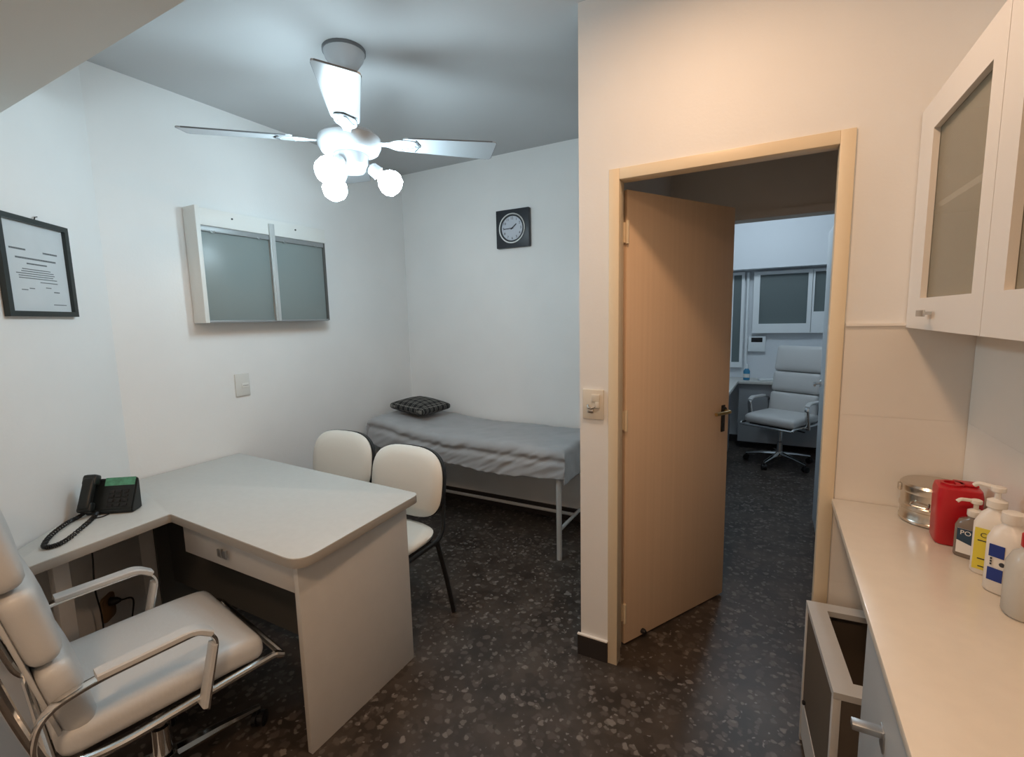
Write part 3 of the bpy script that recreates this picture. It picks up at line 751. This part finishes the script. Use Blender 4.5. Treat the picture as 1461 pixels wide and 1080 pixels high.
# ------------------------------------------------------------------ upper cabinet with glass doors (right wall)
YU0, YU1, XU, ZU0, ZU1 = .64, 1.829, .3481, 1.415, 2.02
uc = thing('wall_cabinet', 'cream wall cabinet with glass doors above the worktop', 'wall cabinet', (XR - .0005, 1.2, 0), -PI / 2)
# local x = 1.2 - Y ; local y = depth from the wall (front negative)
fx0, fx1 = 1.2 - YU1, 1.2 - YU0
yF = -(XR - XU) + .0005; yB = yF + .014
c = MB().box(fx0, fx1, yB + .001, 0, ZU0, ZU0 + .016).box(fx0, fx1, yB + .001, 0, ZU1 - .016, ZU1).box(fx0, fx0 + .016, yB + .001, 0, ZU0 + .016, ZU1 - .016).box(fx1 - .016, fx1, yB + .001, 0, ZU0 + .016, ZU1 - .016)
c.build('carcass', M['cab'], uc, 0)
MB().box(fx0 + .016, fx1 - .016, -.006, 0, ZU0 + .016, ZU1 - .016).build('back_panel', M['inside'], uc, 0)
mid = 1.2 - 1.237
MB().box(fx0 + .017, fx1 - .017, yB + .012, -.007, 1.735, 1.750).build('shelf', M['cab'], uc, 0)
MB().box(mid - .008, mid + .008, yB + .001, -.007, ZU0 + .016, 1.734).build('divider', M['cab'], uc, 0)
for (a0, a1, w0, w1, hy) in ((fx0, mid - .0012, 1.2 - 1.695, 1.2 - 1.303, 1.2 - 1.575), (mid + .0012, fx1, 1.2 - 1.147, 1.2 - .72, 1.2 - .80)):
    MX = FRONT
    dd = MB().ring([(a0, ZU0), (a1, ZU0), (a1, ZU1), (a0, ZU1)], [(w0, 1.498), (w1, 1.498), (w1, 1.938), (w0, 1.938)], -yB, -yF, mx=MX).build('door', M['cab'], uc, 0)
    MB().box(w0 - .004, w1 + .004, yB + .001, yB + .005, 1.494, 1.942).build('glass_pane', M['glass'], dd, 0)
    MB().box(hy - .034, hy + .034, yF - .024, yF - .019, 1.450, 1.466, .001).box(hy - .006, hy + .006, yF - .019, yF, 1.454, 1.462).build('handle', M['alu'], dd)

# ------------------------------------------------------------------ worktop, base cabinet, low stand
wt = MB().box(.191, XR - .006, .12, YD - .008, .838, .8575, .002).build('worktop', M['top'])
tag(wt, 'long cream worktop along the right wall', 'worktop')
bc = thing('base_cabinet', 'pale grey base cabinet under the worktop', 'base cabinet', (.36, .65, 0))
MB().box(-.142, .145, -.51, .528, .07, .8375).build('carcass', M['cabgrey'], bc, 0)
MB().box(-.10, .14, -.50, .52, 0, .0695).build('plinth', M['base'], bc, 0)
for y0, y1, hy in ((.012, .528, .325), (-.51, .009, -.2)):
    dd = MB().box(-.160, -.1425, y0, y1, .075, .835, .0015).build('door', M['cabgrey'], bc)
    MB().box(-.207, -.160, hy - .010, hy + .010, .720, .732, .0015).box(-.163, -.160, hy - .014, hy + .014, .695, .736, .001).build('handle', M['alu'], dd)

ls = thing('low_stand', 'low white stand with an open slot in its top under the worktop end', 'stand', (.30, 1.58, 0), R(5))
sx0, sx1, sy0, sy1, zt = -.148, .17, -.215, .215, .507
MB().ring([(sx0, sy0), (sx1, sy0), (sx1, sy1), (sx0, sy1)], [(sx0 + .052, sy0 + .05), (sx1 - .05, sy0 + .05), (sx1 - .05, sy1 - .045), (sx0 + .052, sy1 - .045)], zt - .018, zt).build('top_frame', M['lam'], ls, 0)
for x, y in ((sx0 + .009, sy0 + .009), (sx0 + .009, sy1 - .009), (sx1 - .009, sy0 + .009), (sx1 - .009, sy1 - .009)): MB().box(x - .009, x + .009, y - .009, y + .009, 0, zt - .0185, .001).build('post', M['lam'], ls)
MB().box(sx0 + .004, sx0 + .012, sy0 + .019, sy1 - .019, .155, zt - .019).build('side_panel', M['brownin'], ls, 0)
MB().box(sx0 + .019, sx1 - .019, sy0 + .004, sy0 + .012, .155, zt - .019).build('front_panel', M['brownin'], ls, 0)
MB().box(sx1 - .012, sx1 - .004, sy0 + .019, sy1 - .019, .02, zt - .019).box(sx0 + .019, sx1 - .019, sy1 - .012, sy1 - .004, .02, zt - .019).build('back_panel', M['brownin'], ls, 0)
MB().box(sx0 + .002, sx1 - .020, sy0 + .019, sy1 - .019, .03, .153).build('plinth', M['lam'], ls, 0)
MB().lathe([(.006, 0), (.008, .006), (.005, .009)], 12, mx=Matrix.Translation((sx0 + .004, sy1 - .06, .175)) @ Matrix.Rotation(-PI / 2, 4, 'Y')).build('knob', M['black'], ls)

# ------------------------------------------------------------------ things on the worktop
ZK = .8578
dm = thing('steel_canister', 'round stainless steel dressing canister in the worktop corner', 'canister', (.4245, 1.738, ZK))
MB().lathe([(.070, 0), (.076, .003), (.0765, .010), (.074, .014), (.074, .038), (.0765, .041), (.0765, .050), (.074, .053), (.074, .088)], 40).build('canister_body', M['steel'], dm)
MB().lathe([(.0765, .0885), (.0775, .092), (.0775, .108), (.072, .114), (.03, .116)], 40).build('lid', M['steel'], dm)
MB().box(-.0825, -.074, -.009, .009, .084, .106, .003).build('latch', M['steel'], dm)
MB().tube(arc([(-.056, -.055, .07), (-.068, -.068, .062), (-.03, -.09, .062), (-.025, -.072, .07)], .012), .0025, 8).build('bail_handle', M['steel'], dm)
rc = thing('sharps_container', 'red plastic sharps container beside the steel canister', 'container', (.440, 1.608, ZK), R(-4))
MB().loft([(0, .041, .040, 6, 0, 0), (.004, .0445, .044, 6, 0, 0), (.135, .046, .0455, 6, 0, 0), (.150, .043, .043, 6, 0, 0), (.152, .038, .038, 6, 0, 0)], 40).build('container_body', M['red'], rc, 50)
MB().ring([(.024 * math.cos(2 * PI * i / 20) - .012, .024 * math.sin(2 * PI * i / 20)) for i in range(20)], [(.017 * math.cos(2 * PI * i / 20) - .012, .017 * math.sin(2 * PI * i / 20)) for i in range(20)], .1522, .158).build('lid_ring', M['red'], rc)
MB().box(-.006, .040, -.006, .034, .1525, .158, .002).build('lid_flap', M['red'], rc)

def pump(par, zb, m, s=1., yaw_=180):
    rot = Matrix.Rotation(R(yaw_), 4, 'Z')
    p_ = MB().lathe([(.0155 * s, zb), (.017 * s, zb + .002), (.017 * s, zb + .016 * s), (.010 * s, zb + .020 * s), (.0055 * s, zb + .021 * s), (.0055 * s, zb + .036 * s)], 20)
    p_.build('pump_collar', m, par)
    q_ = MB().lathe([(.011 * s, zb + .0362 * s), (.0125 * s, zb + .038 * s), (.0125 * s, zb + .046 * s), (.009 * s, zb + .048 * s)], 18)
    q_.tube(arc([(.004, 0, zb + .044 * s), (.034 * s, 0, zb + .045 * s), (.041 * s, 0, zb + .038 * s)], .006), .0048 * s, 8, mx=rot)
    q_.build('pump_head', m, par)

# dark bottle with navy label
ba = thing('pump_bottle', 'short dark pump bottle with a navy and white label beside the red container', 'pump bottle', (.452, 1.518, ZK), R(-30), group='pump bottles on the worktop')
MB().loft([(0, .030, .020, 4, 0, 0), (.004, .033, .0225, 4, 0, 0), (.078, .033, .0225, 4, 0, 0), (.092, .028, .019, 3, 0, 0), (.099, .014, .014, 2, 0, 0), (.104, .0135, .0135, 2, 0, 0)], 40).build('bottle_body', M['bottleg'], ba, 50)
lab = MB().box(-.024, .026, -.0237, -.0229, .012, .074).build('label', M['labelw'], ba, 0)
MB().poly([(-.024, .044), (.026, .030), (.026, .074), (-.024, .074)], .0238, .0241, mx=FRONT).build('label_band', M['navy'], lab, 0)
text('PO', .016, 'label_text', M['labelw'], lab, Matrix.Translation((-.008, -.0244, .064)) @ FRONT, .0002)
pump(ba, .1045, M['bottlew'], .9, 215)
# white bottle, yellow label
b2 = thing('pump_bottle', 'tall white pump bottle with a yellow label', 'pump bottle', (.463, 1.438, ZK), R(-28), group='pump bottles on the worktop')
MB().loft([(0, .030, .025, 3.5, 0, 0), (.005, .0335, .0285, 3.5, 0, 0), (.120, .0335, .0285, 3.5, 0, 0), (.142, .025, .023, 3, 0, 0), (.153, .015, .015, 2, 0, 0), (.158, .0145, .0145, 2, 0, 0)], 40).build('bottle_body', M['bottlew'], b2, 50)
lab = MB().box(-.026, .012, -.0300, -.0286, .014, .112).build('label', M['yellow'], b2, 0)
text('CE', .016, 'label_text', M['inkd'], lab, Matrix.Translation((-.007, -.0304, .096)) @ FRONT, .0002)
for z, w in ((.083, .026), (.040, .022), (.022, .018)): MB().box(-.007 - w / 2, -.007 + w / 2, -.0306, -.0301, z - .0012, z + .0012).build('label_line', M['inkd'], lab, 0)
pump(b2, .1585, M['bottlew'], 1.05, 170)
# white bottle, blue patches
b3 = thing('pump_bottle', 'white bottle with two blue label patches, cap closed', 'bottle', (.463, 1.352, ZK), R(-38), group='pump bottles on the worktop')
MB().loft([(0, .030, .028, 3, 0, 0), (.005, .0345, .0325, 3, 0, 0), (.118, .0345, .0325, 3, 0, 0), (.140, .027, .026, 2.6, 0, 0), (.150, .0165, .0165, 2, 0, 0), (.156, .016, .016, 2, 0, 0)], 40).build('bottle_body', M['bottlew'], b3, 50)
MB().lathe([(.0185, .1565), (.019, .158), (.0185, .178), (.012, .181)], 24).build('cap', M['bottlew'], b3)
for zA, zB, xa, xb in ((.083, .110, -.021, .004), (.030, .058, -.021, .004)): MB().box(xa, xb, -.0338, -.0326, zA, zB).build('label_patch', M['blue'], b3, 0)
ln_ = MB()
for z, w in ((.078, .003), (.072, .003), (.066, .003)): ln_.box(-.018, -.015, -.0336, -.0327, z - .002, z + .002)
ln_.lathe([(.0048, 0), (.0048, .0008)], 14, mx=Matrix.Translation((.0015, -.0327, .070)) @ Matrix.Rotation(PI / 2, 4, 'X')).box(.008, .014, -.0334, -.0327, .068, .076).box(.008, .0115, -.0334, -.0327, .020, .027)
ln_.build('label_marks', M['inkd'], b3, 0)
# cloudy bottle at the picture edge
b4 = thing('plastic_bottle', 'cloudy plastic bottle with a red cap, nearest on the worktop', 'bottle', (.464, 1.258, ZK), group='pump bottles on the worktop')
MB().loft([(0, .031, .031, 2.4, 0, 0), (.005, .036, .036, 2.4, 0, 0), (.105, .036, .036, 2.4, 0, 0), (.128, .028, .028, 2.2, 0, 0), (.138, .016, .016, 2, 0, 0), (.143, .0155, .0155, 2, 0, 0)], 40).build('bottle_body', M['bottlec'], b4, 50)
MB().lathe([(.0175, .1435), (.018, .145), (.018, .168), (.015, .170)], 24).build('cap', M['red'], b4)

# ------------------------------------------------------------------ far room
YF = 5.94
wu = thing('screen_unit', 'white framed unit with grey screen panels on the far room wall', 'wall unit', (0, YF, 0))
MB().box(-.205, .56, -.03, -.001, 1.245, 1.90).build('back_board', M['winwhite'], wu, 0)
MB().ring([(-.205, 1.245), (.335, 1.245), (.335, 1.90), (-.205, 1.90)], [(-.145, 1.345), (.298, 1.345), (.298, 1.866), (-.145, 1.866)], .0305, .07, mx=FRONT).build('sash', M['winwhite'], wu, 0)
MB().box(-.145, .298, -.040, -.0305, 1.345, 1.866).build('screen_panel', M['screen'], wu, 0)
MB().ring([(.340, 1.245), (.56, 1.245), (.56, 1.90), (.340, 1.90)], [(.358, 1.465), (.54, 1.465), (.54, 1.872), (.358, 1.872)], .0305, .06, mx=FRONT).build('side_sash', M['winwhite'], wu, 0)
MB().box(.358, .54, -.038, -.0305, 1.465, 1.872).build('side_panel', M['screen'], wu, 0)
w1 = MB().ring([(-.56, .86), (-.295, .86), (-.295, 1.91), (-.56, 1.91)], [(-.52, .92), (-.325, .92), (-.325, 1.88), (-.52, 1.88)], .0105, .045, mx=Matrix.Translation((0, 5.95, 0)) @ FRONT).build('window_1', M['winwhite'], smooth=0)
struct(w1, 'narrow white framed window in the far room')
MB().box(-.52, -.325, 5.925, 5.930, .92, 1.88).build('window_pane', M['screen'], w1, 0)
MB().box(-.42, -.405, 5.915, 5.9245, .92, 1.88).build('glazing_bar', M['winwhite'], w1, 0)
pp = MB().tube([(-.262, 5.915, .80), (-.262, 5.915, 1.9)], .016, 12).build('wall_pipe', M['winwhite'])
tag(pp, 'thin white vertical pipe beside the far room window', 'pipe')
tv = thing('wall_controller', 'small white wall box with a black display below the far screen unit', 'controller', (-.155, 5.95, 1.125))
MB().box(-.085, .085, -.04, -.001, -.085, .085, .006).build('box_body', M['winwhite'], tv)
MB().box(-.055, .055, -.0425, -.0402, .02, .07, .001).build('display', M['black'], tv)
fd = thing('far_desk', 'grey corner desk in the far room behind the office chair', 'desk', (0, 5.6, 0))
MB().poly([(-.85, -1.0), (-.335, -1.0), (-.31, 0.02), (.75, .02), (.75, .345), (-.85, .345)], .715, .745, .003).build('desktop', M['lamtop'], fd)
MB().box(-.30, .74, .06, .078, .08, .7145).build('front_panel', M['greydesk'], fd, 0)
MB().box(-.40, -.382, -.99, .05, 0, .7145).build('side_panel', M['greydesk'], fd, 0)
MB().box(.72, .738, .08, .34, 0, .7145).build('end_panel', M['greydesk'], fd, 0)
bt = thing('spray_bottle', 'small blue and white bottle on the far room desk', 'bottle', (-.235, 5.72, .7453))
MB().loft([(0, .028, .028, 2.4, 0, 0), (.004, .033, .033, 2.4, 0, 0), (.10, .033, .033, 2.4, 0, 0), (.125, .016, .016, 2, 0, 0)], 24).build('bottle_body', M['teal'], bt)
MB().lathe([(.016, .1255), (.016, .165), (.010, .172)], 16).build('cap', M['winwhite'], bt)
MB().patch(.033, .033, 2.4, R(200), R(330), .03, .07).build('label', M['labelw'], bt)
pr = MB().box(-.09, .06, -.035, .05, 0, .018, .004).build('notepad', M['winwhite'], loc=(-.03, 5.75, .7453), rot=(0, 0, .3))
tag(pr, 'low pale pad lying on the far room desk', 'notepad')

# ------------------------------------------------------------------ lights
def light(name, typ, loc, e, col, size, **k):
    l = bpy.data.lights.new(name, typ); l.energy = e; l.color = col
    if typ == 'POINT': l.shadow_soft_size = size
    if typ == 'AREA': l.shape = 'DISK'; l.size = size
    o = bpy.data.objects.new(name, l); COL.objects.link(o); o.location = loc
    return o
light('corridor_lamp', 'AREA', (-.24, 1.20, 2.57), 7.8, (1.0, .65, .41), .18)
light('rear_fill', 'AREA', (-.25, -.55, 2.55), 17, (1.0, .64, .39), .30)  # added fill behind the camera, evens out the warm light
light('far_room_lamp', 'POINT', (-.1, 4.6, 2.45), 20, (.74, .89, 1.0), .10)
w = bpy.data.worlds.new('world'); S.world = w; w.use_nodes = True
w.node_tree.nodes['Background'].inputs['Color'].default_value = (.5, .6, .7, 1); w.node_tree.nodes['Background'].inputs['Strength'].default_value = .02
S.view_settings.view_transform = 'Standard'; S.view_settings.look = 'None'; S.view_settings.gamma = 1; S.view_settings.exposure = .12
